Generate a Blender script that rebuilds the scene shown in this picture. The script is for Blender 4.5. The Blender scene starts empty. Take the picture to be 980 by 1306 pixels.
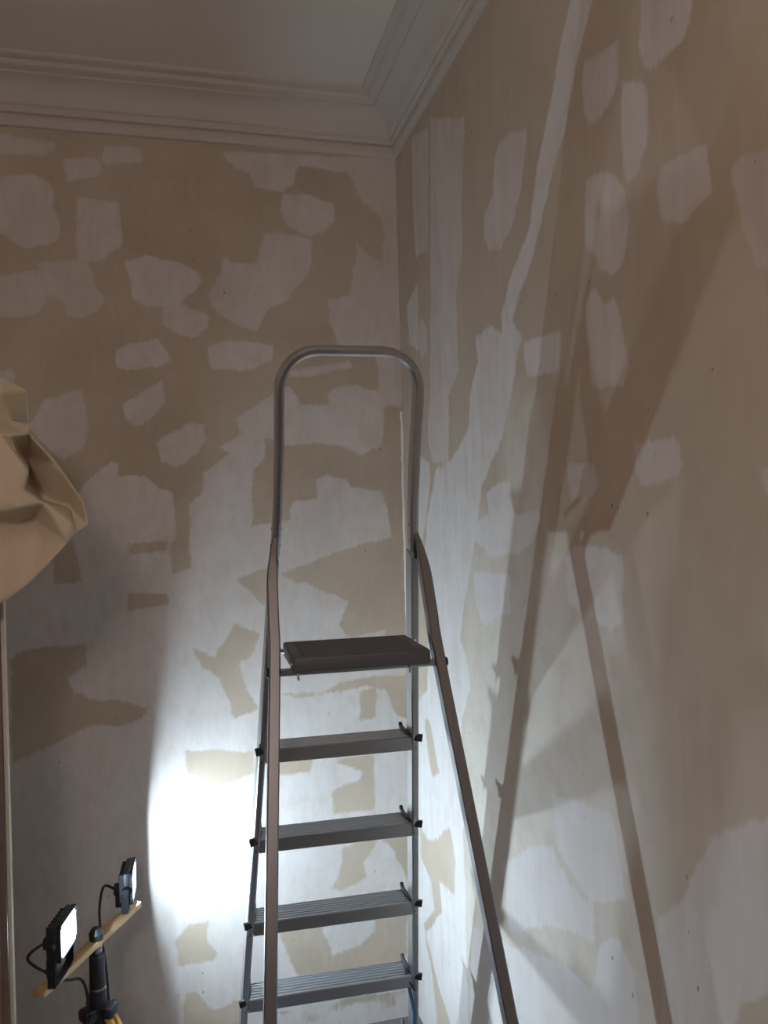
import bpy, bmesh, math, random
import numpy as np
from mathutils import Vector, Matrix
S = bpy.context.scene
COL = S.collection
ZC = 1.97                        # camera height above the floor

# ---------------------------------------------------------------- camera, world, exposure
cam_d = bpy.data.cameras.new('camera')
cam = bpy.data.objects.new('camera', cam_d); COL.objects.link(cam); S.camera = cam
cam_d.sensor_fit = 'VERTICAL'; cam_d.sensor_height = 36.0
cam_d.lens = 1030.37 / 1306 * 36.0
cam_d.clip_start = 0.02
FW = Vector((0.24208, 0.970255, 0.001648)); RT = Vector((0.969911, -0.241949, -0.027083)); UP = Vector((0.025879, -0.008154, 0.999632))
M = Matrix.Identity(4)
for i in range(3):
    M[i][0], M[i][1], M[i][2] = RT[i], UP[i], -FW[i]
M[0][3], M[1][3], M[2][3] = -0.84828, -3.06, ZC
cam.matrix_world = M
w = bpy.data.worlds.new('world'); S.world = w; w.use_nodes = True
w.node_tree.nodes['Background'].inputs[0].default_value = (0.02, 0.018, 0.015, 1)
w.node_tree.nodes['Background'].inputs[1].default_value = 0.3
S.view_settings.view_transform = 'Standard'; S.view_settings.look = 'None'
S.view_settings.exposure = 0.0; S.view_settings.gamma = 1.0
S.view_settings.use_curve_mapping = False
CHIP, LENS_GLOW = 5000.0, 5.0     # LED chip and the lit glass round it
LAMP_COL = (0.70, 0.86, 1.0)
ADDED_GLOW = 30.                    # strength of the warm lamp added behind the camera to lift the upper walls

# ---------------------------------------------------------------- helpers
def nd(nt, t, **k):
    n = nt.nodes.new(t)
    for a, v in k.items(): setattr(n, a, v)
    return n
def new_mat(name):
    m = bpy.data.materials.new(name); m.use_nodes = True
    return m, m.node_tree, m.node_tree.nodes['Principled BSDF']
def mixc(nt, fac, a, b):
    n = nd(nt, 'ShaderNodeMix', data_type='RGBA')
    for idx, v in ((0, fac), (6, a), (7, b)):
        if hasattr(v, 'is_linked') or hasattr(v, 'links'): nt.links.new(v, n.inputs[idx])
        else: n.inputs[idx].default_value = v if idx == 0 else (*v, 1)
    return n.outputs[2]
def noise(nt, scale, detail=4, rough=.55, vec=None):
    n = nd(nt, 'ShaderNodeTexNoise'); n.inputs['Scale'].default_value = scale
    n.inputs['Detail'].default_value = detail; n.inputs['Roughness'].default_value = rough
    if vec is not None: nt.links.new(vec, n.inputs['Vector'])
    return n.outputs['Fac']
def objco(nt, scale=None):
    t = nd(nt, 'ShaderNodeTexCoord').outputs['Object']
    if scale is None: return t
    mp = nd(nt, 'ShaderNodeMapping'); mp.inputs['Scale'].default_value = scale
    nt.links.new(t, mp.inputs['Vector']); return mp.outputs['Vector']
def mth(nt, op, a, b=None, c=None, clamp=False):
    n = nd(nt, 'ShaderNodeMath', operation=op, use_clamp=clamp)
    for i, v in enumerate((a, b, c)):
        if v is None: continue
        if hasattr(v, 'links'): nt.links.new(v, n.inputs[i])
        else: n.inputs[i].default_value = v
    return n.outputs[0]
def rng_(nt, v, a, b, lo=0., hi=1.):
    n = nd(nt, 'ShaderNodeMapRange', interpolation_type='SMOOTHSTEP'); nt.links.new(v, n.inputs[0])
    n.inputs[1].default_value, n.inputs[2].default_value, n.inputs[3].default_value, n.inputs[4].default_value = a, b, lo, hi
    return n.outputs[0]
def simple(name, col, rough=.5, metal=0., var=.06, scale=30, bump=0., spec=None, stretch=None, coat=0.):
    m, nt, p = new_mat(name)
    v = objco(nt, stretch)
    f = noise(nt, scale, 5, .6, v)
    a = tuple(max(0, c * (1 - var * 2)) for c in col); b = tuple(min(1, c * (1 + var * 2)) for c in col)
    nt.links.new(mixc(nt, f, a, b), p.inputs['Base Color'])
    p.inputs['Roughness'].default_value = rough; p.inputs['Metallic'].default_value = metal
    if not metal: nt.links.new(rng_(nt, noise(nt, scale * .6, 3, .5, v), .2, .8, rough * .8, min(1, rough * 1.2)), p.inputs['Roughness'])
    if spec is not None: p.inputs['Specular IOR Level'].default_value = spec
    if coat: p.inputs['Coat Weight'].default_value = coat
    if bump:
        bn = nd(nt, 'ShaderNodeBump'); bn.inputs['Strength'].default_value = bump; bn.inputs['Distance'].default_value = .002
        nt.links.new(f, bn.inputs['Height']); nt.links.new(bn.outputs[0], p.inputs['Normal'])
    return m
def tag(o, label=None, cat=None, group=None, kind=None):
    if label: o['label'] = label
    if cat: o['category'] = cat
    if group: o['group'] = group
    if kind: o['kind'] = kind
    return o
def empty(name, loc, rz=0.):
    o = bpy.data.objects.new(name, None); COL.objects.link(o)
    o.location = loc; o.rotation_euler = (0, 0, rz); o.empty_display_size = .1
    return o
def link(name, bm, mat, parent=None, angle=35., label=None):
    me = bpy.data.meshes.new(name)
    bmesh.ops.recalc_face_normals(bm, faces=bm.faces[:])
    bm.to_mesh(me); bm.free()
    me.materials.append(mat)
    for p in me.polygons: p.use_smooth = True
    me.set_sharp_from_angle(angle=math.radians(angle))
    o = bpy.data.objects.new(name, me); COL.objects.link(o)
    if parent is not None: o.parent = parent
    if label: o['label'] = label
    return o
def copy_obj(o, parent):
    c = o.copy(); COL.objects.link(c); c.parent = parent
    return c
def box(bm, c, s, bev=0., seg=2, rot=None):
    r = bmesh.ops.create_cube(bm, size=1.0)
    vs = r['verts']
    for v in vs: v.co = Vector((v.co.x * s[0], v.co.y * s[1], v.co.z * s[2]))
    if bev:
        es = list({e for v in vs for e in v.link_edges})
        g = bmesh.ops.bevel(bm, geom=es, offset=bev, segments=seg, affect='EDGES', profile=.5)
        vs = list({v for f in g['faces'] for v in f.verts} | {v for v in vs if v.is_valid})
    for v in vs:
        if rot is not None: v.co = rot @ v.co
        v.co += Vector(c)
    return vs
def cyl(bm, a, b, r1, r2=None, n=14):
    a, b = Vector(a), Vector(b); r2 = r1 if r2 is None else r2
    d = b - a
    mt = Matrix.Translation((a + b) / 2) @ d.to_track_quat('Z', 'Y').to_matrix().to_4x4()
    bmesh.ops.create_cone(bm, cap_ends=True, segments=n, radius1=r1, radius2=r2, depth=d.length, matrix=mt)
def sweep(bm, path, prof, nrm, closed=False):
    """prof: list of (a, b) with a across the path in the plane, b along nrm (may be a list of per-point profiles)"""
    nrm = Vector(nrm).normalized(); P = [Vector(p) for p in path]; rings = []
    for i, p in enumerate(P):
        t0 = (P[i] - P[i - 1]).normalized() if i else None
        t1 = (P[i + 1] - P[i]).normalized() if i < len(P) - 1 else None
        t = (t0 + t1).normalized() if t0 and t1 else (t0 or t1)
        side = t.cross(nrm).normalized()
        k = 1. / max(.3, t.dot(t1)) if t0 and t1 else 1.
        b = side.cross(t).normalized()
        pr = prof[i] if isinstance(prof[0], list) else prof
        rings.append([bm.verts.new(p + side * (a * k) + b * c) for a, c in pr])
    n = len(rings[0])
    for r0, r1 in zip(rings, rings[1:]):
        for j in range(n): bm.faces.new((r0[j], r0[(j + 1) % n], r1[(j + 1) % n], r1[j]))
    bm.faces.new(rings[0][::-1]); bm.faces.new(rings[-1])
def rrect(w, d, c=.003, groove=0.):
    w, d = w / 2, d / 2
    pts = [(-w + c, -d), (w - c, -d), (w, -d + c), (w, d - c), (w - c, d), (-w + c, d), (-w, d - c), (-w, -d + c)]
    if groove:
        g = groove
        pts = [(-w + c, -d), (-g, -d), (-g * .6, -d + g * .5), (g * .6, -d + g * .5), (g, -d), (w - c, -d), (w, -d + c), (w, d - c),
               (w - c, d), (g, d), (g * .6, d - g * .5), (-g * .6, d - g * .5), (-g, d), (-w + c, d), (-w, d - c), (-w, -d + c)]
    return pts
def bez(pts, n=8):
    """Catmull-Rom through the points"""
    P = [Vector(p) for p in pts]; out = []
    for i in range(len(P) - 1):
        p0, p1, p2, p3 = P[max(i - 1, 0)], P[i], P[i + 1], P[min(i + 2, len(P) - 1)]
        for k in range(n):
            t = k / n
            out.append(.5 * ((2 * p1) + (p2 - p0) * t + (2 * p0 - 5 * p1 + 4 * p2 - p3) * t * t + (3 * p1 - p0 - 3 * p2 + p3) * t ** 3))
    return out + [P[-1]]
def tube(bm, path, r, n=8):
    P = [Vector(p) for p in path]; rings = []; up = Vector((.3, .2, .93)).normalized()
    for i, p in enumerate(P):
        t = (P[min(i + 1, len(P) - 1)] - P[max(i - 1, 0)]).normalized()
        s = t.cross(up)
        if s.length < .1: s = t.cross(Vector((1, 0, 0)))
        s.normalize(); u = s.cross(t).normalized(); up = u
        rings.append([bm.verts.new(p + s * r * math.cos(2 * math.pi * j / n) + u * r * math.sin(2 * math.pi * j / n)) for j in range(n)])
    for a, b in zip(rings, rings[1:]):
        for j in range(n): bm.faces.new((a[j], a[(j + 1) % n], b[(j + 1) % n], b[j]))
    bm.faces.new(rings[0][::-1]); bm.faces.new(rings[-1])

# ---------------------------------------------------------------- materials
def wall_mat(name, spread):
    """stripped plaster with skimmed patches; attribute 'fill' = signed distance to the filler's edge (m), 'tone' its hue"""
    m, nt, p = new_mat(name)
    co = objco(nt); L = nt.links.new
    st = objco(nt, (1, 1, .14)) if spread == 'vertical' else objco(nt, (1.3, 1.3, .5))
    streak = noise(nt, 26, 5, .6, st); big = noise(nt, 2.6, 4, .6, co); mid = noise(nt, 11, 5, .62, co); fine = noise(nt, 90, 3, .6, co)
    base = mixc(nt, rng_(nt, big, .3, .7), (.455, .385, .300), (.530, .458, .366))
    base = mixc(nt, rng_(nt, streak, .42, .78, 0, .28), base, (.62, .56, .47))
    at = nd(nt, 'ShaderNodeAttribute', attribute_name='fill').outputs['Fac']
    tn = nd(nt, 'ShaderNodeAttribute', attribute_name='tone').outputs['Fac']
    # ragged trowelled edge
    e = mth(nt, 'MULTIPLY_ADD', mth(nt, 'SUBTRACT', mid, .5), .032, at)
    e = mth(nt, 'MULTIPLY_ADD', mth(nt, 'SUBTRACT', noise(nt, 60, 4, .6, st), .5), .022, e)
    mask = rng_(nt, e, -.004, .009)
    thin = rng_(nt, mth(nt, 'ADD', mth(nt, 'MULTIPLY', streak, .5), mth(nt, 'MULTIPLY', mid, .5)), .3, .62, .62, 1.)   # filler dragged thin here and there
    fac = mth(nt, 'MULTIPLY', mth(nt, 'MULTIPLY', mask, thin), mth(nt, 'MULTIPLY_ADD', tn, .28, .72))
    wash = nd(nt, 'ShaderNodeAttribute', attribute_name='wash').outputs['Fac']
    base = mixc(nt, mth(nt, 'MULTIPLY', wash, rng_(nt, mid, .25, .6, .35, .8)), base, (.625, .585, .525))
    fil = mixc(nt, tn, (.600, .548, .540), (.680, .668, .655))
    fil = mixc(nt, rng_(nt, noise(nt, 6, 5, .6, st), .35, .7, 0, .5), fil, (.730, .720, .708))
    col = mixc(nt, fac, base, fil)
    # pin holes and scratches
    vo = nd(nt, 'ShaderNodeTexVoronoi', feature='F1'); vo.inputs['Scale'].default_value = 22; L(objco(nt, (1, 1, .6)), vo.inputs['Vector'])
    pit = mth(nt, 'MULTIPLY', mth(nt, 'LESS_THAN', vo.outputs['Distance'], .075), rng_(nt, noise(nt, 3.4, 3, .5, co), .50, .58))
    pit = mth(nt, 'MULTIPLY', pit, rng_(nt, fine, .45, .55))
    col = mixc(nt, mth(nt, 'MULTIPLY', pit, .7), col, (.16, .12, .09))
    L(col, p.inputs['Base Color'])
    p.inputs['Roughness'].default_value = .82; p.inputs['Specular IOR Level'].default_value = .22
    h = mth(nt, 'ADD', mth(nt, 'MULTIPLY', mask, .55), mth(nt, 'MULTIPLY', streak, .2))
    h = mth(nt, 'ADD', h, mth(nt, 'MULTIPLY', mid, .5)); h = mth(nt, 'ADD', h, mth(nt, 'MULTIPLY', pit, -1.2))
    b = nd(nt, 'ShaderNodeBump'); b.inputs['Strength'].default_value = .55; b.inputs['Distance'].default_value = .0016
    L(h, b.inputs['Height']); L(b.outputs[0], p.inputs['Normal'])
    return m
M_WP = simple('painted_plaster', (.66, .62, .56), .8, var=.05, scale=3, bump=.05)
M_WF = simple('blackened_front_wall', (.085, .080, .085), .8, var=.1, scale=4)  # blackened to stand for the unlit room that the ladder metal reflects
M_WB = wall_mat('skimmed_plaster_back', 'any'); M_WR = wall_mat('skimmed_plaster_right', 'vertical')
M_CEIL = simple('ceiling_paint', (.72, .67, .61), .8, var=.05, scale=1.6, bump=.05)
M_TRIM = simple('cornice_paint', (.55, .505, .455), .7, var=.06, scale=5, bump=.1)
M_FLOOR = simple('floor_boards', (.15, .15, .16), .7, var=.12, scale=6, stretch=(1, .15, 1))
M_ALU = simple('brushed_aluminium', (.50, .515, .535), .30, 1., var=.012, scale=60, stretch=(1, 1, .05))
M_ALUD = simple('tread_aluminium', (.52, .56, .61), .36, 1., var=.015, scale=60, stretch=(.05, 1, 1))
M_TUBE = simple('anodised_leg_tube', (.27, .272, .29), .33, 1., var=.01, scale=40, stretch=(1, 1, .05))
M_BLK = simple('black_plastic', (.020, .022, .028), .42, var=.1, scale=50)
M_CHAR = simple('charcoal_plastic', (.100, .108, .128), .5, var=.08, scale=90, bump=.1)
M_MAT = simple('ribbed_rubber', (.115, .122, .140), .62, var=.1, scale=120, bump=.3)
M_STEEL = simple('steel', (.60, .60, .60), .25, 1., var=.05, scale=50)
M_BLUE = simple('blue_webbing', (.045, .16, .32), .6, var=.15, scale=200)
M_HOUSE = simple('lamp_housing', (.030, .036, .050), .45, var=.1, scale=60)
M_CABLE = simple('cable_rubber', (.03, .032, .04), .5, var=.1, scale=60)
M_PINE = simple('pine_batten', (.56, .37, .18), .6, var=.12, scale=40, stretch=(6, .4, 6))
M_PINEW = simple('pine_edge', (.66, .50, .28), .6, var=.1, scale=40, stretch=(6, .4, 6))
M_LEGW = simple('yellow_leg_wood', (.62, .36, .08), .5, var=.1, scale=30, stretch=(1, 1, .2))
M_SHEET = simple('canvas_sheet', (.64, .555, .43), .85, var=.06, scale=14, bump=.35, spec=.15)
M_PANEL = simple('brown_board', (.30, .20, .115), .55, var=.1, scale=12, stretch=(5, 5, .3))
M_PEDGE = simple('pale_edge', (.62, .56, .48), .5, var=.05, scale=30)
M_GREYB = simple('grey_moulding', (.17, .14, .12), .5, var=.08, scale=30)
def lens_mat(name, strength):
    m, nt, p = new_mat(name)
    f = noise(nt, 300, 2, .5, objco(nt))
    nt.links.new(mixc(nt, f, (.8, .82, .85), (.9, .9, .9)), p.inputs['Base Color'])
    p.inputs['Emission Color'].default_value = (*LAMP_COL, 1); p.inputs['Emission Strength'].default_value = strength
    return m
M_CHIP = lens_mat('led_chip', CHIP)
M_LENS, nt, p = new_mat('lit_glass')               # clear cover glass that glows where the chip lights it
em = nd(nt, 'ShaderNodeEmission'); em.inputs['Strength'].default_value = LENS_GLOW
nt.links.new(mixc(nt, noise(nt, 40, 2, .5, objco(nt)), LAMP_COL, tuple(.97 * c for c in LAMP_COL)), em.inputs['Color'])
tr_ = nd(nt, 'ShaderNodeBsdfTransparent'); ad = nd(nt, 'ShaderNodeAddShader')
nt.links.new(em.outputs[0], ad.inputs[0]); nt.links.new(tr_.outputs[0], ad.inputs[1])
nt.links.new(ad.outputs[0], nt.nodes['Material Output'].inputs['Surface'])

# ---------------------------------------------------------------- room shell
BACK = [
 ([(-1.534,1.385),(-1.255,1.352),(-1.25,1.322),(-1.295,1.298),(-1.436,1.295),(-1.536,1.29)],0.1),
 ([(-1.23,1.293),(-1.118,1.316),(-1.098,1.278),(-1.104,1.238),(-1.216,1.212)],0.2),
 ([(-1.088,1.358),(-0.96,1.357),(-0.953,1.303),(-1.071,1.283),(-1.108,1.297)],0.2),
 ([(-1.588,1.204),(-1.322,1.232),(-1.279,1.213),(-1.259,1.187),(-1.265,1.125),(-1.236,1.063),(-1.25,1.006),(-1.29,0.984),(-1.368,0.964),(-1.418,0.997),(-1.443,1.009),(-1.593,1.001)],0.2),
 ([(-1.188,1.164),(-1.106,1.158),(-1.042,1.154),(-1.036,1.061),(-1.035,0.998),(-1.079,0.959),(-1.12,0.929),(-1.194,0.934),(-1.197,1.023)],0.2),
 ([(-1.33,0.919),(-1.173,0.946),(-1.139,0.9),(-1.13,0.844),(-1.096,0.803),(-1.116,0.76),(-1.178,0.721),(-1.231,0.728),(-1.243,0.783),(-1.307,0.817),(-1.323,0.877)],0.15),
 ([(-1.597,0.838),(-1.331,0.891),(-1.306,0.836),(-1.302,0.781),(-1.322,0.739),(-1.399,0.722),(-1.599,0.724)],0.2),
 ([(-1.039,0.933),(-0.957,0.963),(-0.838,0.948),(-0.763,0.908),(-0.755,0.88),(-0.785,0.838),(-0.842,0.798),(-0.865,0.777),(-0.961,0.779),(-1.002,0.806),(-1.021,0.891)],0.5),
 ([(-0.901,0.773),(-0.85,0.795),(-0.766,0.775),(-0.73,0.753),(-0.74,0.706),(-0.778,0.664),(-0.839,0.674),(-0.908,0.709)],0.4),
 ([(-0.671,1.358),(-0.624,1.306),(-0.566,1.29),(-0.561,1.243),(-0.45,1.227),(-0.404,1.26),(-0.381,1.333),(-0.204,1.323),(-0.168,1.289),(-0.145,1.221),(-0.068,1.164),(-0.055,1.088),(-0.076,0.995),(-0.12,1.008),(-0.174,1.066),(-0.166,1.021),(-0.184,0.944),(-0.202,0.852),(-0.286,0.828),(-0.287,0.773),(-0.268,0.699),(-0.239,0.639),(-0.099,0.621),(-0.097,0.458),(-0.057,0.419),(0.003,0.419),(0.02,1.396),(-0.671,1.369)],0.35),
 ([(-0.45,1.221),(-0.375,1.232),(-0.254,1.204),(-0.247,1.138),(-0.278,1.091),(-0.349,1.066),(-0.438,1.096),(-0.461,1.155)],0.4),
 ([(-0.519,1.077),(-0.454,1.078),(-0.34,1.057),(-0.336,0.997),(-0.362,0.906),(-0.415,0.859),(-0.446,0.813),(-0.506,0.79),(-0.537,0.735),(-0.559,0.69),(-0.625,0.709),(-0.682,0.746),(-0.729,0.782),(-0.737,0.831),(-0.698,0.9),(-0.676,0.971),(-0.633,0.953),(-0.56,0.956),(-0.538,1.031)],0.35),
 ([(-1.069,0.62),(-0.923,0.666),(-0.902,0.638),(-0.888,0.609),(-0.875,0.581),(-0.912,0.557),(-1.022,0.538),(-1.068,0.555)],0.6),
 ([(-0.747,0.639),(-0.667,0.664),(-0.554,0.658),(-0.498,0.645),(-0.505,0.591),(-0.594,0.548),(-0.735,0.552)],0.6),
 ([(-1.316,0.434),(-1.184,0.477),(-1.173,0.407),(-1.167,0.322),(-1.182,0.266),(-1.257,0.211),(-1.295,0.253),(-1.37,0.337)],0.3),
 ([(-1.039,0.422),(-0.941,0.494),(-0.905,0.506),(-0.895,0.451),(-0.902,0.422),(-0.944,0.365),(-1,0.336),(-1.04,0.365),(-1.047,0.402)],0.5),
 ([(-0.947,0.285),(-0.806,0.357),(-0.758,0.351),(-0.751,0.293),(-0.795,0.235),(-0.866,0.184),(-0.921,0.207),(-0.925,0.25)],0.5),
 ([(-1.505,0.514),(-1.408,0.554),(-1.405,0.488),(-1.506,0.459)],0.3),
 ([(-0.648,0.371),(-0.5,0.47),(-0.439,0.5),(-0.397,0.426),(-0.291,0.426),(-0.295,0.472),(-0.274,0.487),(-0.181,0.503),(-0.103,0.48),(-0.057,0.428),(-0.067,0.413),(-0.084,0.259),(-0.141,0.244),(-0.173,0.22),(-0.234,0.26),(-0.355,0.276),(-0.461,0.262),(-0.534,0.292),(-0.598,0.286),(-0.635,0.322)],0.55),
 ([(-0.453,0.553),(-0.209,0.594),(-0.188,0.57),(-0.349,0.525),(-0.445,0.524)],0.4),
 ([(-1.667,-0.08),(-1.343,-0.148),(-1.29,-0.066),(-1.235,0.043),(-1.207,0.113),(-1.098,0.215),(-1.066,0.209),(-1.067,0.164),(-0.969,0.157),(-0.929,0.116),(-0.876,0.106),(-0.87,-0.075),(-0.895,-0.089),(-0.884,-0.195),(-0.825,-0.175),(-0.828,-0.082),(-0.828,0.048),(-0.776,0.098),(-0.774,0.165),(-0.675,0.24),(-0.709,0.258),(-0.635,0.313),(-0.534,0.286),(-0.542,0.218),(-0.581,0.174),(-0.592,0.092),(-0.585,0.012),(-0.601,-0.037),(-0.459,-0.012),(-0.446,0.053),(-0.346,0.069),(-0.35,0.135),(-0.313,0.156),(-0.231,0.139),(-0.213,0.109),(-0.092,0.091),(-0.069,0.014),(-0.05,-0.094),(-0.002,-0.105),(-0.022,-2.292),(-1.712,-1.952)],0.65),
]
BACKGAP = [
 ([(-0.486,-0.216),(-0.285,-0.149),(-0.151,-0.112),(0.008,-0.093),(0.009,-0.605),(-0.092,-0.582),(-0.088,-0.448),(-0.223,-0.473),(-0.271,-0.425),(-0.235,-0.33),(-0.4,-0.253),(-0.442,-0.251)],0),
 ([(-1.043,-0.086),(-0.906,-0.08),(-0.91,-0.114),(-1.034,-0.126)],0),
 ([(-1.042,-0.265),(-0.911,-0.272),(-0.907,-0.309),(-1.049,-0.324)],0),
 ([(-1.443,-0.472),(-1.402,-0.448),(-1.199,-0.439),(-1.196,-0.512),(-1.262,-0.546),(-1.238,-0.612),(-1.186,-0.639),(-1.093,-0.652),(-0.996,-0.689),(-1.005,-0.716),(-1.095,-0.742),(-1.188,-0.723),(-1.281,-0.77),(-1.346,-0.794),(-1.447,-0.834)],0),
 ([(-0.833,-0.472),(-0.744,-0.521),(-0.669,-0.395),(-0.583,-0.444),(-0.614,-0.516),(-0.658,-0.542),(-0.646,-0.616),(-0.59,-0.723),(-0.678,-0.745),(-0.696,-0.67),(-0.731,-0.595),(-0.787,-0.547)],0),
 ([(-0.862,-0.852),(-0.853,-0.931),(-0.742,-0.995),(-0.684,-0.978),(-0.62,-0.955),(-0.618,-0.882),(-0.71,-0.864)],0),
 ([(-0.509,-0.668),(-0.351,-0.684),(-0.289,-0.649),(-0.134,-0.631),(-0.001,-0.641),(0.003,-0.814),(-0.053,-0.79),(-0.092,-0.689),(-0.166,-0.668),(-0.442,-0.688)],0),
 ([(-0.192,-0.681),(-0.135,-0.68),(-0.145,-0.791),(-0.201,-0.796)],0),
 ([(-0.297,-0.944),(-0.158,-0.936),(-0.155,-1.147),(-0.309,-1.141),(-0.319,-1.062),(-0.207,-1.022),(-0.191,-1)],0),
 ([(-0.528,-0.915),(-0.388,-0.911),(-0.405,-0.978),(-0.479,-0.97),(-0.53,-0.979)],0),
 ([(-0.282,-1.279),(-0.145,-1.263),(-0.204,-1.347),(-0.196,-1.403),(-0.299,-1.443),(-0.341,-1.428),(-0.294,-1.389)],0),
 ([(-0.133,-1.265),(-0.019,-1.257),(-0.024,-1.444),(-0.078,-1.318)],0),
 ([(-0.536,-1.563),(-0.369,-1.556),(-0.37,-1.597),(-0.339,-1.68),(-0.235,-1.675),(-0.165,-1.619),(-0.163,-1.553),(-0.04,-1.559),(-0.046,-1.76),(-0.194,-1.761),(-0.473,-1.745),(-0.503,-1.642)],0),
 ([(-0.559,-1.86),(-0.399,-1.888),(-0.264,-1.858),(-0.042,-1.874),(-0.107,-1.918),(-0.265,-1.882),(-0.333,-1.912),(-0.445,-1.916)],0),
 ([(-0.885,-1.731),(-0.835,-1.748),(-0.806,-1.808),(-0.763,-1.816),(-0.688,-1.797),(-0.685,-2.013),(-0.891,-1.974)],0),
 ([(-0.859,-1.491),(-0.797,-1.492),(-0.807,-1.554),(-0.769,-1.612),(-0.778,-1.634),(-0.902,-1.634),(-0.911,-1.541)],0),
 ([(-0.664,-0.234),(-0.532,-0.187),(-0.514,-0.3),(-0.565,-0.327),(-0.607,-0.272)],0),
 ([(-1.29,-0.1),(-1.232,-0.068),(-1.204,-0.215),(-1.293,-0.216)],0),
]
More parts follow.
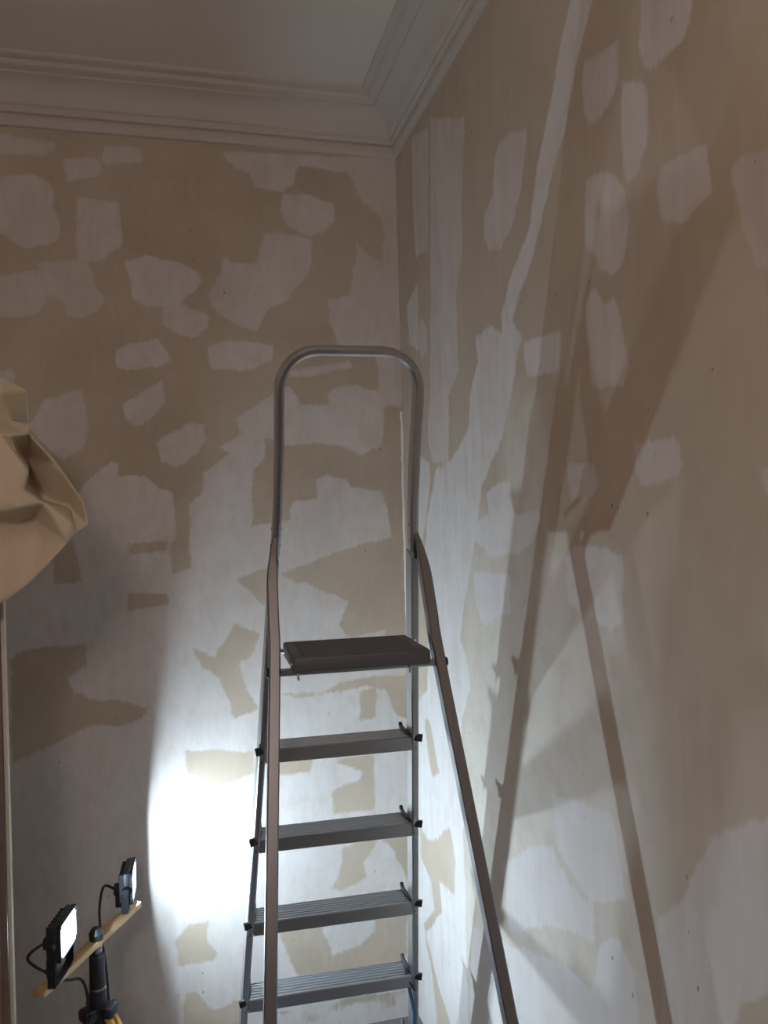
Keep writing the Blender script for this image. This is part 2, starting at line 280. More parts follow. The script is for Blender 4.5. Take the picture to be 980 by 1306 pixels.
RIGHT = [
 ([(-0.456,1.335),(-0.781,1.178),(-0.736,0.793),(-0.667,0.668),(-0.678,0.445),(-0.59,0.385),(-0.547,0.16),(-0.377,0.172),(-0.32,0.259),(-0.372,0.418)],0.3),
 ([(-0.228,1.373),(-0.436,1.317),(-0.389,0.904),(-0.236,0.925),(-0.218,1.161)],0.3),
 ([(-0.105,0.787),(-0.257,0.833),(-0.263,0.576),(-0.123,0.634)],0.4),
 ([(-0.275,0.701),(-0.357,0.654),(-0.348,0.559),(-0.269,0.541)],0.4),
 ([(-1.034,0.986),(-1.114,0.98),(-1.219,0.937),(-1.206,0.875),(-1.177,0.809),(-1.123,0.739),(-1.04,0.695),(-0.957,0.717),(-0.912,0.769),(-0.924,0.843),(-0.985,0.864),(-1.002,0.942)],0.4),
 ([(-0.816,0.512),(-0.942,0.524),(-1.025,0.477),(-1.029,0.529),(-1.088,0.607),(-1.217,0.696),(-1.246,0.781),(-1.342,0.925),(-1.408,1.033),(-1.462,1.106),(-1.479,1.162),(-1.587,1.091),(-1.559,1.045),(-1.516,1.005),(-1.477,0.943),(-1.436,0.862),(-1.395,0.811),(-1.331,0.748),(-1.307,0.711),(-1.249,0.627),(-1.195,0.576),(-1.15,0.555),(-1.106,0.49),(-1.167,0.436),(-1.125,0.394),(-1.053,0.252),(-1.005,0.193),(-0.847,0.071),(-0.791,-0.067),(-0.728,-0.187),(-0.644,-0.341),(-0.624,-0.406),(-0.69,-0.482),(-0.699,-0.553),(-0.618,-0.657),(-0.601,-0.875),(-0.594,-1.884),(0.02,-2.371),(-0.052,-0.746),(-0.236,-0.648),(-0.297,-0.299),(-0.24,-0.19),(-0.295,-0.019),(-0.411,0.148),(-0.571,0.164),(-0.749,0.254),(-0.77,0.357),(-0.843,0.438)],0.8),
 ([(-0.198,0.219),(-0.34,0.169),(-0.354,0.118),(-0.297,0.009),(-0.238,-0.105),(-0.136,-0.107)],0.6),
 ([(-0.794,-0.034),(-0.897,-0.009),(-0.883,0.05),(-0.98,0.081),(-1.056,0.074),(-1.063,0.023),(-1.092,-0.01),(-1.231,-0.005),(-1.239,-0.026),(-1.199,-0.083),(-1.085,-0.119),(-0.906,-0.134),(-0.776,-0.095)],0.7),
 ([(-0.755,-0.183),(-1.05,-0.169),(-1.032,-0.278),(-0.917,-0.302),(-0.86,-0.338),(-0.804,-0.329),(-0.756,-0.266)],0.7),
 ([(-1.166,0.426),(-1.374,0.408),(-1.372,0.364),(-1.353,0.314),(-1.261,0.32),(-1.179,0.331),(-1.168,0.376)],0.6),
 ([(-1.516,0.939),(-1.594,0.927),(-1.65,0.914),(-1.651,0.865),(-1.646,0.828),(-1.605,0.799),(-1.545,0.795),(-1.503,0.831),(-1.497,0.906)],0.1),
 ([(-1.74,0.99),(-1.899,0.885),(-1.879,0.819),(-1.862,0.789),(-1.824,0.791),(-1.768,0.787),(-1.731,0.804),(-1.72,0.857)],0.3),
 ([(-1.663,0.821),(-1.75,0.775),(-1.745,0.67),(-1.728,0.648),(-1.708,0.62),(-1.666,0.614),(-1.657,0.656),(-1.649,0.713),(-1.654,0.772)],0.3),
 ([(-1.509,0.702),(-1.596,0.682),(-1.666,0.614),(-1.677,0.55),(-1.644,0.47),(-1.6,0.467),(-1.554,0.489),(-1.53,0.529),(-1.5,0.547),(-1.495,0.632)],0.25),
 ([(-1.772,0.608),(-1.842,0.605),(-1.912,0.59),(-1.919,0.508),(-1.892,0.496),(-1.837,0.482),(-1.779,0.506),(-1.765,0.568)],0.1),
 ([(-1.966,0.526),(-2.008,0.538),(-2.126,0.497),(-2.119,0.315),(-2.018,0.356),(-1.994,0.412),(-1.978,0.466)],0),
 ([(-1.484,0.442),(-1.536,0.462),(-1.566,0.421),(-1.612,0.42),(-1.639,0.364),(-1.663,0.267),(-1.632,0.234),(-1.54,0.243),(-1.498,0.263),(-1.496,0.347)],0.15),
 ([(-1.664,0.127),(-1.809,0.121),(-1.824,0.067),(-1.805,0.045),(-1.679,0.034),(-1.664,0.07)],0.3),
 ([(-1.391,0.1),(-1.499,0.101),(-1.536,0.053),(-1.495,0.021),(-1.405,0.014),(-1.385,0.059)],0.3),
 ([(-2.014,0.049),(-2.109,0.055),(-2.106,-0.022),(-2.037,0.001),(-2.017,0.026)],0.1),
 ([(-1.359,-0.111),(-1.418,-0.082),(-1.539,-0.078),(-1.615,-0.099),(-1.614,-0.224),(-1.561,-0.255),(-1.497,-0.238),(-1.445,-0.244),(-1.372,-0.218)],0.7),
 ([(-1.259,-0.684),(-1.544,-0.631),(-1.594,-0.795),(-1.438,-0.868),(-1.395,-0.862),(-1.28,-0.81)],0.5),
 ([(-1.139,-0.859),(-1.251,-0.81),(-1.337,-0.871),(-1.452,-0.862),(-1.457,-0.96),(-1.389,-0.967),(-1.238,-1.02),(-0.964,-1.171),(-0.92,-0.994)],0.5),
 ([(-0.639,-1.308),(-0.904,-1.223),(-1.121,-1.14),(-1.301,-1.078),(-1.434,-1.058),(-1.476,-0.934),(-1.559,-0.883),(-1.616,-0.925),(-1.647,-1.153),(-0.594,-1.884)],0.6),
 ([(-1.7,-0.776),(-1.782,-0.694),(-1.877,-0.547),(-2.091,-0.433),(-2.082,-0.683),(-1.944,-0.796),(-1.881,-0.911),(-1.789,-1.054),(-1.715,-1.105),(-1.701,-0.864)],0.2),
]
RIGHTGAP = [
 ([(-0.094,-1.197),(-0.194,-1.216),(-0.303,-1.165),(-0.459,-1.068),(-0.508,-1.159),(-0.482,-1.28),(-0.381,-1.287),(-0.318,-1.304),(-0.344,-1.408),(-0.277,-1.454),(-0.129,-1.592),(-0.282,-1.707),(-0.409,-1.76),(-0.403,-1.828),(-0.264,-1.915),(-0.216,-1.71),(-0.146,-1.622),(-0.112,-1.559),(-0.259,-1.442),(-0.221,-1.346),(-0.104,-1.316)],0),
 ([(-0.196,-0.766),(-0.255,-0.763),(-0.321,-0.852),(-0.352,-0.912),(-0.276,-0.95),(-0.225,-0.88)],0),
 ([(-0.565,0.376),(-0.701,0.368),(-0.675,0.225),(-0.582,0.196)],0),
]
WASH = [[(-0.745, 0.028), (-1.279, -0.077), (-1.629, -0.114), (-1.712, -0.374), (-1.736, -0.657), (-1.74, -1.087), (-0.514, -1.939), (-0.621, -0.618)], [(-0.983, -0.106), (-1.014, 0.32), (-1.259, 0.283), (-1.279, -0.077)]]
CEIL = ZC + 1.578; XL = -3.3; YF = -4.4
def sdf(px, py, poly):
    P_ = np.array(poly); n = len(P_); d = np.full(px.shape, 1e9); ins = np.zeros(px.shape, bool)
    for i in range(n):
        a, b = P_[i], P_[(i + 1) % n]; e = b - a
        wx, wy = px - a[0], py - a[1]
        t = np.clip((wx * e[0] + wy * e[1]) / max(e @ e, 1e-9), 0, 1)
        d = np.minimum(d, (wx - e[0] * t) ** 2 + (wy - e[1] * t) ** 2)
        c = ((a[1] > py) != (b[1] > py))
        xs = a[0] + (py - a[1]) * e[0] / (e[1] if abs(e[1]) > 1e-9 else 1e-9)
        ins ^= c & (px < xs)
    return np.where(ins, 1., -1.) * np.sqrt(d)
def wall_grid(name, us, zs, place, mat, patches, gaps, outside, seed, washes=()):
    U, Z = np.meshgrid(us, zs); u, z = U.ravel(), Z.ravel() - ZC
    f = np.full(u.shape, -1.); tone = np.zeros(u.shape)
    rr = random.Random(seed); extra = []
    for _ in range(200):                            # the rest of the wall, beyond the frame, is patched the same way
        cu, cz = rr.uniform(us[0], us[-1]), rr.uniform(zs[0], zs[-1]) - ZC
        if not outside(cu, cz): continue
        w_, h_, a0 = rr.uniform(.05, .16), rr.uniform(.06, .18), rr.uniform(-.4, .4)
        q = []
        for k in range(6):
            a = k * math.pi / 3 + rr.uniform(-.3, .3)
            x_, y_ = w_ * math.cos(a), h_ * math.sin(a)
            q.append((cu + x_ * math.cos(a0) - y_ * math.sin(a0), cz + x_ * math.sin(a0) + y_ * math.cos(a0)))
        if all(outside(*p_) for p_ in q): extra.append((q, rr.random() * .6))
    for poly, t in patches + extra:
        d = sdf(u, z, poly); m_ = d > f
        tone = np.where(m_, t, tone); f = np.maximum(f, d)
    for poly, t in gaps: f = np.minimum(f, -sdf(u, z, poly))
    f = np.clip(f, -.2, .2); ws = np.zeros(u.shape)
    for poly in washes: ws = np.maximum(ws, np.clip(sdf(u, z, poly) / .10 + .5, 0, 1))       # thin skim over the plaster
    nu, nz = len(us), len(zs)
    verts = [place(a, b + ZC) for a, b in zip(u, z)]
    faces = [(j * nu + i, j * nu + i + 1, (j + 1) * nu + i + 1, (j + 1) * nu + i) for j in range(nz - 1) for i in range(nu - 1)]
    me = bpy.data.meshes.new(name); me.from_pydata(verts, [], faces); me.update()
    me.attributes.new('fill', 'FLOAT', 'POINT').data.foreach_set('value', f.astype(np.float32))
    me.attributes.new('tone', 'FLOAT', 'POINT').data.foreach_set('value', tone.astype(np.float32))
    me.attributes.new('wash', 'FLOAT', 'POINT').data.foreach_set('value', ws.astype(np.float32))
    me.materials.append(mat)
    o = bpy.data.objects.new(name, me); COL.objects.link(o); o['kind'] = 'structure'
    return o
def span(a, b, c, fine, coarse):
    return np.concatenate([np.arange(a, b, coarse), np.arange(b, c, fine), [c]])
zz = np.concatenate([np.arange(0, .3, .05), np.arange(.3, CEIL - .01, .012), [CEIL]])
wall_grid('wall_back', span(XL, -1.7, 0., .012, .05), zz, lambda a, z: (a, 0, z), M_WB, BACK, BACKGAP,
          lambda a, z: a < -1.66 or z < -1.72, 3)
wall_grid('wall_right', span(YF, -2.15, 0., .014, .05), zz, lambda a, z: (0, a, z), M_WR, RIGHT, RIGHTGAP,
          lambda a, z: a < -2.1 or (z < -1.7 and a < -.5) or (z > 1.0 + 1.0 * -a), 5, WASH)
def quad(name, pts, mat, kind='structure'):
    me = bpy.data.meshes.new(name); me.from_pydata(pts, [], [(0, 1, 2, 3)])
    for nm, v in (('fill', -.2), ('tone', 0.)):
        me.attributes.new(nm, 'FLOAT', 'POINT').data.foreach_set('value', [v] * 4)
    me.materials.append(mat); o = bpy.data.objects.new(name, me); COL.objects.link(o); o['kind'] = kind
    return o
quad('wall_left', [(XL, YF, 0), (XL, 0, 0), (XL, 0, CEIL), (XL, YF, CEIL)], M_WP)
quad('wall_front', [(XL, YF, 0), (0, YF, 0), (0, YF, CEIL), (XL, YF, CEIL)], M_WF)
quad('floor', [(XL, YF, 0), (0, YF, 0), (0, 0, 0), (XL, 0, 0)], M_FLOOR)
quad('ceiling', [(XL, YF, CEIL), (0, YF, CEIL), (0, 0, CEIL), (XL, 0, CEIL)], M_CEIL)
# plaster cornice: profile as (out from the wall, height above the wall's top edge)
CB = ZC + 1.392
PROF = [(0, 0), (.012, .002), (.016, .012), (.016, .034), (.010, .038), (.010, .043), (.022, .046), (.026, .052), (.026, .066),
        (.036, .070), (.042, .078), (.046, .092), (.055, .108), (.068, .122), (.084, .132), (.100, .138), (.108, .140), (.108, .148),
        (.120, .151), (.134, .156), (.140, .164), (.140, .170), (.156, .172), (.165, .177), (.168, .188)]
def cornice(name, along):
    bm = bmesh.new(); L0 = []; L1 = []
    for o_, h in PROF:
        if along == 'x': L0.append(bm.verts.new((XL, -o_, CB + h))); L1.append(bm.verts.new((-o_, -o_, CB + h)))
        else: L0.append(bm.verts.new((-o_, YF, CB + h))); L1.append(bm.verts.new((-o_, -o_, CB + h)))
    for i in range(len(PROF) - 1): bm.faces.new((L0[i], L1[i], L1[i + 1], L0[i + 1]))
    o = link(name, bm, M_TRIM, angle=28); o['kind'] = 'structure'; return o
cornice('trim_1', 'x'); cornice('trim_2', 'y')
# bead of filler run down the corner
bm = bmesh.new(); rr = random.Random(2); pth = []
for k in range(150):
    z = ZC - .75 + k * .0205
    if z > ZC + .40: break
    pth.append((-.001 - rr.uniform(0, .004), -.001 - rr.uniform(0, .004), z))
tube(bm, pth, .007, 7)
o = link('trim_3', bm, simple('corner_filler', (.74, .72, .69), .8, var=.04, scale=20)); o['kind'] = 'structure'

# ---------------------------------------------------------------- added unseen lamp behind the camera, warm fill for the dim upper walls
added = empty('added_fill_lamp', (-1.30, -4.0, CEIL)); tag(added, 'added globe lamp, unseen behind the viewer, weak warm fill light', 'lamp')
bm = bmesh.new(); cyl(bm, (0, 0, -.03), (0, 0, 0), .05, .06, 20); link('added_rose', bm, M_TRIM, added)
bm = bmesh.new(); cyl(bm, (0, 0, -.5), (0, 0, -.03), .003); link('added_flex', bm, M_CABLE, added)
bm = bmesh.new(); cyl(bm, (0, 0, -.53), (0, 0, -.46), .05, .035, 20); link('added_holder', bm, M_STEEL, added)
bm = bmesh.new(); bmesh.ops.create_uvsphere(bm, u_segments=32, v_segments=20, radius=.21, matrix=Matrix.Translation((0, 0, -.73)))
mb, nt, p = new_mat('added_lamp_glow'); p.inputs['Emission Color'].default_value = (1, .80, .70, 1); p.inputs['Emission Strength'].default_value = ADDED_GLOW
nt.links.new(mixc(nt, noise(nt, 20, 2, .5, objco(nt)), (.85, .82, .78), (.88, .86, .82)), p.inputs['Base Color'])
link('globe', bm, mb, added)

# ---------------------------------------------------------------- stepladder
LX, LY, LYAW = -0.4615, -1.119, -0.0267
W0, KW, TT = .170, .0638, math.tan(.3318)
RK, RTT = .0734, math.tan(.3793)
HZ = ZC - .042; ZTOP = ZC + .3724
lad = empty('stepladder', (LX, LY, 0), LYAW)
tag(lad, 'aluminium stepladder with charcoal platform and tall hoop handrail, standing in the corner', 'stepladder')
def sp(s, z, off=0.):            # point of a front stile at height z
    h = HZ - z
    return Vector((s * (W0 + KW * max(h, -.10)), TT * h + off, z))
def rp(s, z, off=0.):            # point of a rear leg
    h = HZ - z
    return Vector((s * (W0 + RK * h), -RTT * h + off, z))
NS = Vector((0, 1, TT)).normalized()          # normal of the stile plane
NR = Vector((0, 1, -RTT)).normalized()
# handrail hoop: goes down over the stile heads
wtop = W0 - KW * .10; R = .088
zc_ = ZTOP - R
OF = .005
hoop = [sp(-1, HZ - .05, OF), sp(-1, HZ + .05, OF), sp(-1, HZ + .2, OF)]
for k in range(0, 13):
    a = math.pi - k * math.pi / 24
    x = -(wtop - R) + R * math.cos(a); z = zc_ + R * math.sin(a)
    hoop.append(Vector((x, TT * (HZ - z) + OF, z)))
half = hoop[:]
hoop = half + [Vector((-v.x, v.y, v.z)) for v in half[::-1]]
bm = bmesh.new(); sweep(bm, hoop, rrect(.0205, .046, .006), NS); link('handrail', bm, M_ALU, lad, 25)
for s in (-1, 1):
    bm = bmesh.new(); sweep(bm, [sp(s, .012, .011), sp(s, HZ - .06, .011)], rrect(.019, .064, .003), NS)
    st = link('stile', bm, M_ALU, lad, 25)
    bm = bmesh.new(); p0 = sp(s, HZ - .035, -.0195)
    box(bm, p0, (.007, .006, .075), .001); link('hinge_slot', bm, M_BLK, st)
    for dz in (-.028, .012):
        bm = bmesh.new(); c = sp(s, HZ + dz); cyl(bm, c - Vector((.0125, 0, 0)), c + Vector((.0125, 0, 0)), .004, n=10); link('rivet', bm, M_STEEL, st)
    bm = bmesh.new(); box(bm, sp(s, .022, .011), (.028, .080, .044), .004); link('rubber_foot', bm, M_BLK, st)
# treads
TZ = [ZC - .6294 - i * .2700 for i in range(5)]
for i, z in enumerate(TZ):
    a, b = sp(-1, z), sp(1, z); v0 = a.y; hw = b.x - .0095
    bm = bmesh.new()
    zt = z + .021; prof = [(v0 - .019, zt - .038), (v0 - .021, zt - .036), (v0 - .021, zt - .003), (v0 - .018, zt)]
    y = v0 - .014                                   # ridged top
    while y < v0 + .058:
        prof += [(y, zt), (y + .0008, zt - .004), (y + .0098, zt - .004), (y + .0106, zt)]; y += .0140
    prof += [(v0 + .064, zt), (v0 + .068, zt - .003), (v0 + .068, zt - .022), (v0 + .064, zt - .022), (v0 + .062, zt - .006), (v0 - .016, zt - .006), (v0 - .016, zt - .038)]
    r0 = [bm.verts.new((-hw, py, pz)) for py, pz in prof]; r1 = [bm.verts.new((hw, py, pz)) for py, pz in prof]
    n = len(prof)
    for j in range(n): bm.faces.new((r0[j], r0[(j + 1) % n], r1[(j + 1) % n], r1[j]))
    bm.faces.new(r0[::-1]); bm.faces.new(r1)
    tr = link('tread', bm, M_ALUD, lad, 20)
    for s in (-1, 1):
        bm = bmesh.new(); x0 = s * hw
        # end cap: curved cheek along the tread end, rising to a tip at the front, with a lug round the stile
        path = [(x0 - s * .008, v0 + .082, zt + .012), (x0 - s * .008, v0 + .070, zt + .004), (x0 - s * .007, v0 + .048, zt + .001), (x0 - s * .005, v0 + .022, zt + .001),
                (x0 + s * .001, v0 - .012, zt), (x0 + s * .010, v0 - .026, zt - .001), (x0 + s * .026, v0 - .029, zt - .004)]
        pts = bez(path, 4); prs = []
        for k in range(len(pts)):
            t = k / (len(pts) - 1); hgt = .011 + .009 * t; prs.append(rrect(.010 + .002 * t, hgt, .002))
        sweep(bm, pts, prs, (0, 0, 1)); link('end_cap', bm, M_BLK, tr)
        bm = bmesh.new(); c = sp(s, z - .012); cyl(bm, c + Vector((0, -.0225, 0)), c + Vector((0, -.027, 0)), .0045, .004, 10); link('rivet', bm, M_STEEL, tr)
# rear legs: rectangular tube, bent and pinched at the top
for s in (-1, 1):
    low = [rp(s, z) for z in (.0, .4, .8, 1.2, 1.45)]
    top = [sp(s, HZ, -.006), sp(s, HZ - .012, -.016) + Vector((s * .003, 0, 0)), rp(s, HZ - .05, -.006) + Vector((s * .007, 0, 0)),
           rp(s, HZ - .11) + Vector((s * .008, 0, 0)), rp(s, HZ - .20) + Vector((s * .004, 0, 0)), rp(s, HZ - .30)]
    path = low[:-1] + top[::-1]
    path = bez(path, 6); prs = []
    for v in path:
        h = HZ - v.z; k = min(1., max(0., h / .12)); k = k * k * (3 - 2 * k)
        prs.append(rrect(.012 + .0135 * k, .009 + .023 * k, .002 + .001 * k))
    bm = bmesh.new(); sweep(bm, path, prs, NR); lg = link('rear_leg', bm, M_TUBE, lad, 30, 'brownish grey rear leg tube, bent in at the hinge')
    bm = bmesh.new(); box(bm, rp(s, .02), (.036, .036, .04), .004); link('rubber_foot', bm, M_BLK, lg)
# cross bar the platform rests on
ZB = ZC - .352
a, b = rp(-1, ZB), rp(1, ZB)
bm = bmesh.new(); sweep(bm, [a + Vector((.008, 0, 0)), b - Vector((.008, 0, 0))], rrect(.016, .016, .003), (0, 0, 1))
cb = link('crossbar', bm, M_ALU, lad)
for c, s in ((a, -1), (b, 1)):
    bm = bmesh.new(); cyl(bm, c + Vector((s * .011, 0, 0)), c + Vector((s * .019, 0, 0)), .013, .010, 16); link('end_knob', bm, M_BLK, cb)
for x in (a.x + .052, b.x - .075):
    bm = bmesh.new(); tube(bm, bez([(x, a.y - .006, ZB + .004), (x, a.y - .012, ZB - .006), (x + .001, a.y - .010, ZB - .016), (x + .003, a.y, ZB - .018)], 4), .0028, 8)
    link('hook', bm, M_STEEL, cb)
# platform
pl = empty('platform', (0, 0, 0)); pl.parent = lad
PX0, PX1, PY0, PY1, PZ = -.158, .152, -.200, .035, ZC - .3075
bm = bmesh.new()
box(bm, ((PX0 + PX1) / 2, (PY0 + PY1) / 2, PZ - .017), (PX1 - PX0, PY1 - PY0, .034), .006, 3); link('tray', bm, M_CHAR, pl)
bm = bmesh.new()
x0, x1, y0, y1 = PX0 + .022, PX1 - .022, PY0 + .016, PY1 - .02
box(bm, ((x0 + x1) / 2, (y0 + y1) / 2, PZ + .0005), (x1 - x0, y1 - y0, .003), .001, 1)
k = y0 + .008
while k < y1 - .006:
    box(bm, ((x0 + x1) / 2, k, PZ + .0024), (x1 - x0 - .01, .003, .0012)); k += .009
link('tread_mat', bm, M_MAT, pl)
for s, x in ((-1, PX0), (1, PX1)):
    bm = bmesh.new(); cyl(bm, (x - s * .004, PY0 + .022, PZ - .020), (x + s * .003, PY0 + .022, PZ - .020), .006, n=12); link('stop_pin', bm, M_STEEL, pl)
    bm = bmesh.new(); cyl(bm, (x - s * .004, PY1 - .03, PZ - .020), (s * (sp(1, PZ).x - .006), PY1 + .02, PZ - .020), .005, n=12); link('pivot_pin', bm, M_STEEL, pl)
# blue safety strap hanging from a dark bracket low on the right stile
zs = ZC - 1.470
p0 = sp(1, zs + .05)
sx = p0.x - .014
bm = bmesh.new(); sweep(bm, bez([(sx - .012, p0.y + .02, zs + .068), (sx - .008, p0.y + .005, zs + .045), (sx + .002, p0.y - .018, zs + .022), (sx + .012, p0.y - .027, zs + .012)], 4), rrect(.005, .012, .001), (0, 1, .3))
sb = link('strap_bracket', bm, M_BLK, lad)
c1 = rp(1, .45)
bm = bmesh.new(); sweep(bm, bez([(sx - .008, p0.y + .004, zs + .05), (sx - .004, p0.y - .005, zs + .01), (sx + .008, p0.y - .012, zs - .06), (sx + .010, p0.y - .06, zs - .14),
     (c1.x - .02, (p0.y + c1.y) / 2, zs - .19), (c1.x - .012, c1.y + .08, .40), (c1.x - .012, c1.y, .45)], 6), rrect(.011, .003, .0008), (0, 1, 0))
link('safety_strap', bm, M_BLUE, lad, label='blue webbing safety strap')

# ---------------------------------------------------------------- work light: tripod, batten, two LED floodlights
BT = ZC - 1.270                                  # batten top
NB, FB = Vector((-1.261, -.698, BT)), Vector((-1.030, -.235, BT))
ax = (FB - NB); BL = ax.length; ax.normalize(); yawb = math.atan2(ax.y, ax.x)
mid = (NB + FB) / 2
TP = Vector((-1.136, -.455, 0)); PH = BT - .018
tri = empty('work_light_stand', (TP.x, TP.y, 0))
tag(tri, 'low black tripod with yellow wooden legs, a pine batten and two lit LED floodlights', 'work light')
bm = bmesh.new(); box(bm, (0, 0, .009), (BL, .034, .018), .0012); bat = link('batten', bm, M_PINE, tri)
bat.location = (mid.x - TP.x, mid.y - TP.y, BT - .018); bat.rotation_euler = (0, 0, yawb)
bm = bmesh.new(); box(bm, (0, -.0172, .009), (BL - .002, .0010, .0165)); link('sawn_edge', bm, M_PINEW, bat, label='paler sawn long edge')
bm = bmesh.new(); cyl(bm, (0, 0, PH - .126), (0, 0, PH - .030), .0235, .0225, 22); link('column', bm, M_BLK, tri)
bm = bmesh.new(); cyl(bm, (0, 0, PH - .130), (0, 0, PH - .123), .0255, .0255, 22); link('collar', bm, M_STEEL, tri)
bm = bmesh.new(); cyl(bm, (0, 0, PH - .230), (0, 0, PH - .130), .030, .0245, 22); cyl(bm, (0, 0, PH - .275), (0, 0, PH - .226), .024, .030, 22); link('head', bm, M_BLK, tri)
bm = bmesh.new(); cyl(bm, (0, 0, PH - .030), (0, 0, PH), .012, .019, 18); link('mounting_screw', bm, M_STEEL, tri)
bm = bmesh.new(); cyl(bm, (0, 0, BT), (0, 0, BT + .018), .020, .022, 18); cyl(bm, (0, 0, BT + .018), (0, 0, BT + .034), .022, .013, 18); link('top_knob', bm, M_BLK, tri)
zl = PH - .207
for k in range(3):
    a = -.4 + k * 2 * math.pi / 3; d = Vector((math.cos(a), math.sin(a), 0)); sd = Vector((-d.y, d.x, 0))
    bm = bmesh.new()
    top, bot = d * .036 + Vector((0, 0, zl)), d * .30 + Vector((0, 0, .02))
    for o_ in (-.013, .013):
        sweep(bm, [top + sd * o_, bot + sd * o_ * .6], rrect(.013, .020, .002), d + Vector((0, 0, .4)))
    lg = link('leg', bm, M_LEGW, tri)
    bm = bmesh.new(); box(bm, d * .034 + Vector((0, 0, zl + .012)), (.040, .046, .034), .006, rot=Matrix.Rotation(a, 3, 'Z')); 
    cyl(bm, d * .036 + sd * .034 + Vector((0, 0, zl + .012)), d * .036 + sd * .020 + Vector((0, 0, zl + .012)), .013, .011, 14)
    link('clamp', bm, M_BLK, lg)
    bm = bmesh.new(); cyl(bm, bot + d * .006 - Vector((0, 0, .02)), bot, .012, .016, 12); link('foot', bm, M_BLK, lg)
def floodlight(loc, nrm_yaw, tilt, cable):
    """face centre at loc; local +x is the beam, y across, z up"""
    rot = Matrix.Rotation(tilt, 3, 'Y')
    bm = bmesh.new()
    box(bm, (-.010, 0, 0), (.020, .132, .100), .004, 2, rot)
    box(bm, (-.027, 0, .004), (.018, .096, .068), .004, 2, rot)
    hs = t = link('floodlight', bm, M_HOUSE, tri)
    hs.location = (loc[0] - TP.x, loc[1] - TP.y, loc[2]); hs.rotation_euler = (0, 0, nrm_yaw)
    for k in range(7):
        bm = bmesh.new(); box(bm, (-.0225, -.054 + k * .018, .0), (.022, .0035, .088), .001, 1, rot); link('cooling_fin', bm, M_HOUSE, hs)
    bm = bmesh.new()
    for y_, z_ in ((-.059, .043), (.059, .043), (-.059, -.043), (.059, -.043)): box(bm, (.004, y_, z_), (.011, .014, .014), .001, 1, rot)
    box(bm, (.0042, 0, .047), (.0100, .132, .006), .001, 1, rot); box(bm, (.0042, 0, -.047), (.0100, .132, .006), .001, 1, rot)
    box(bm, (.0042, .063, 0), (.0100, .006, .100), .001, 1, rot); box(bm, (.0042, -.063, 0), (.0100, .006, .100), .001, 1, rot)
    link('bezel', bm, M_HOUSE, hs)
    bm = bmesh.new(); box(bm, (.0072, 0, 0), (.0012, .121, .089), 0, 1, rot); link('lens', bm, M_LENS, t, label='lit white lens')
    bm = bmesh.new(); box(bm, (.0006, 0, 0), (.0008, .024, .024), 0, 1, rot); link('led_chip', bm, M_CHIP, t, label='blazing white LED chip')
    # U bracket to the batten
    drop = loc[2] - BT
    bm = bmesh.new(); br = [(-.012, -.074, .0), (-.014, -.074, -.04), (-.016, -.070, -drop + .006), (-.016, -.05, -drop + .002), (-.016, .05, -drop + .002), (-.016, .070, -drop + .006), (-.014, .074, -.04), (-.012, .074, .0)]
    sweep(bm, br, rrect(.003, .022, .0008), (1, 0, 0)); bk = link('bracket', bm, M_BLK, t)
    for s in (-1, 1):
        bm = bmesh.new(); cyl(bm, (-.012, s * .072, 0), (-.012, s * .089, 0), .012, .010, 14); link('tilt_knob', bm, M_BLK, t)
    bm = bmesh.new(); box(bm, (-.040, -.010, -.018), (.030, .034, .030), .004, 2); link('cable_gland', bm, M_HOUSE, t)
    bm = bmesh.new(); box(bm, (-.036, 0, -drop + .028), (.030, .034, .052), .004, 2); cyl(bm, (-.036, -.03, -drop + .03), (-.036, .03, -drop + .03), .013, n=14); link('mount_block', bm, M_BLK, t)
    inv = Matrix.Rotation(-nrm_yaw, 3, 'Z')
    bm = bmesh.new(); tube(bm, bez([Vector((-.052, -.010, -.018))] + [inv @ (Vector(c) - Vector(loc)) for c in cable], 8), .0042, 8); link('cable', bm, M_CABLE, t)
    return t
LA = (-1.196, -.640, ZC - 1.150); LB = (-1.043, -.258, ZC - 1.190)
floodlight(LA, -.20, 0.,
           [(LA[0] - .10, LA[1] + .0, LA[2] - .06), (-1.22, -.56, BT - .05), (-1.175, -.49, BT - .10), (-1.160, -.475, BT - .20), (-1.17, -.46, BT - .34), (-1.20, -.40, .012)])
floodlight(LB, -.03, 0.,
           [(LB[0] - .085, LB[1] - .02, LB[2] + .0), (LB[0] - .098, LB[1] - .04, LB[2] - .06), (LB[0] - .092, LB[1] - .07, LB[2] - .13), (-1.115, -.40, BT - .12), (-1.105, -.43, BT - .24), (-1.09, -.42, BT - .36), (-1.06, -.36, .012)])

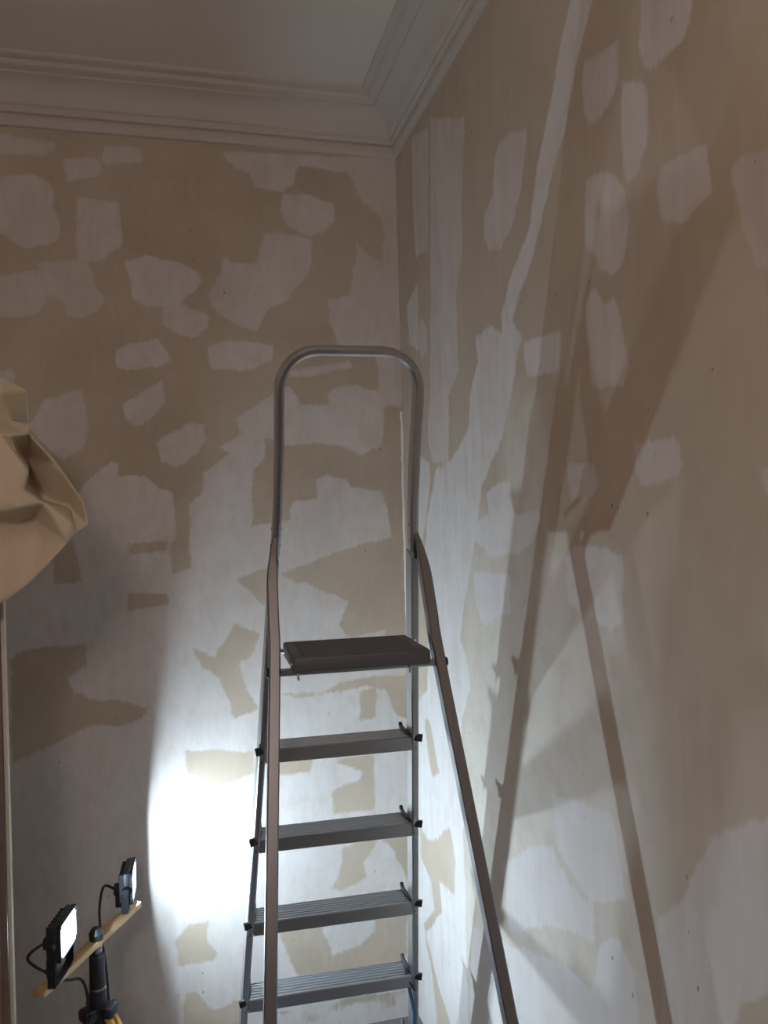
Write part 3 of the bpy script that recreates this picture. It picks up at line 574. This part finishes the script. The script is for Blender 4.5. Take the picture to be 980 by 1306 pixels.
# ---------------------------------------------------------------- tall brown panel at the left with a dust sheet over it
PXR, PY = -1.279, -.905
pan = empty('tall_panel', (PXR - .40, PY, 0))
tag(pan, 'tall brown board with a pale edge strip, upright at the far left', 'board')
bm = bmesh.new(); box(bm, (-.01, .012, 1.0), (.76, .022, 2.0), .001); link('board', bm, M_PANEL, pan)
bm = bmesh.new(); box(bm, (.379, .011, 1.0), (.018, .026, 2.0), .003); link('moulding', bm, M_GREYB, pan)
bm = bmesh.new(); box(bm, (.3935, .013, 1.0), (.009, .022, 2.0), .001); link('edge_strip', bm, M_PEDGE, pan, label='pale edge strip')
bm = bmesh.new(); cyl(bm, (.3675, -.001, ZC - .855), (.3675, .003, ZC - .855), .0045, .006, 12); link('screw', bm, M_STEEL, pan)
V = {'a':(-1.426,-0.794,0.415),'b':(-1.278,-0.892,0.367),'c':(-1.195,-1.016,0.313),'d':(-1.270,-0.935,0.318),'e':(-1.388,-0.947,0.311),'f':(-1.257,-0.866,0.257),'g':(-1.281,-0.891,0.262),'h':(-1.398,-0.914,0.268),'i':(-1.191,-1.017,0.232),'j':(-1.194,-1.047,0.205),'k':(-1.226,-1.070,0.199),'l':(-1.251,-1.043,0.215),'l2':(-1.373,-1.012,0.234),'n':(-1.078,-1.014,0.047),'o':(-1.071,-1.005,-0.006),'p':(-1.098,-1.008,-0.024),'q':(-1.229,-0.987,0.196),'r':(-1.221,-0.875,0.161),'s':(-1.222,-0.875,0.108),'t':(-1.178,-0.906,0.055),'u':(-1.114,-0.953,0.034),'m':(-1.197,-1.005,0.211),'m2':(-1.136,-1.010,0.138),'v':(-1.247,-1.064,0.205),'w':(-1.218,-1.030,0.163),'x':(-1.187,-1.069,0.117),'y':(-1.196,-1.087,0.075),'z':(-1.211,-1.104,0.034),'v2':(-1.368,-1.034,0.196),'z2':(-1.367,-1.055,0.017),'A':(-1.157,-1.066,0.046),'B':(-1.239,-0.984,-0.003),'Cc':(-1.097,-1.071,-0.005),'D':(-1.109,-1.068,-0.048),'E':(-1.202,-1.065,-0.143),'Fz':(-1.261,-1.040,-0.184),'G':(-1.388,-0.998,-0.236),'I':(-1.236,-1.025,-0.068),'I2':(-1.376,-1.032,-0.089),'K':(-1.175,-1.010,-0.043),'H':(-1.201,-0.973,0.013),}
V.update({'pa': (-1.42, -.80, .10), 'pb': (-1.30, -.80, .16), 'pc': (-1.22, -.84, .24), 'e2': (-1.60, -.93, .31), 'a2': (-1.62, -.78, .41), 'h2': (-1.60, -.92, .27), 'l3': (-1.6, -1.0, .235), 'v3': (-1.6, -1.02, .19), 'z3': (-1.6, -1.04, .01), 'I3': (-1.6, -1.02, -.1), 'G2': (-1.6, -.98, -.25)})
FC = ['a b d e', 'b c d', 'a2 a e e2', 'e d g h', 'e2 e h h2', 'd c f g', 'h g l l2', 'h2 h l2 l3', 'g f i j', 'g j k l', 'l k v', 'l2 l v v2', 'l3 l2 v2 v3',
      'k q w v', 'k j m q', 'q m r', 'm m2 r', 'r m2 s', 'm2 n u', 's m2 u t', 'q r x w', 'r s x', 's y x', 's t A y', 'v w x y', 'v y z', 'v2 v z z2', 'v3 v2 z2 z3',
      'y A z', 't u Cc A', 'u n o', 'u o p Cc', 'z A H B', 'A Cc D H', 'Cc p D', 'H D K', 'B H K I', 'I K E Fz', 'K D E', 'z2 z B I', 'z2 I I2', 'z3 z2 I2 I3', 'I2 I Fz G', 'I3 I2 G G2',
      'c pc f', 'c b pb pc', 'b a pa pb']
bm = bmesh.new(); bv = {k: bm.verts.new((p[0], p[1], p[2] + ZC)) for k, p in V.items()}
for f in FC:
    try: bm.faces.new([bv[k] for k in f.split()])
    except ValueError: pass
bmesh.ops.triangulate(bm, faces=[f for f in bm.faces if len(f.verts) > 3])
bmesh.ops.recalc_face_normals(bm, faces=bm.faces[:])
me = bpy.data.meshes.new('dust_sheet'); bm.to_mesh(me); bm.free(); me.materials.append(M_SHEET)
ds = bpy.data.objects.new('dust_sheet', me); COL.objects.link(ds)
tag(ds, 'crumpled beige dust sheet draped over the top of the tall brown board', 'dust sheet')
cr = me.attributes.new('crease_edge', 'FLOAT', 'EDGE'); cr.data.foreach_set('value', [.8] * len(me.edges))
sub = ds.modifiers.new('sub', 'SUBSURF'); sub.levels = sub.render_levels = 3
so = ds.modifiers.new('solid', 'SOLIDIFY'); so.thickness = .0025; so.offset = -1
for p in me.polygons: p.use_smooth = True
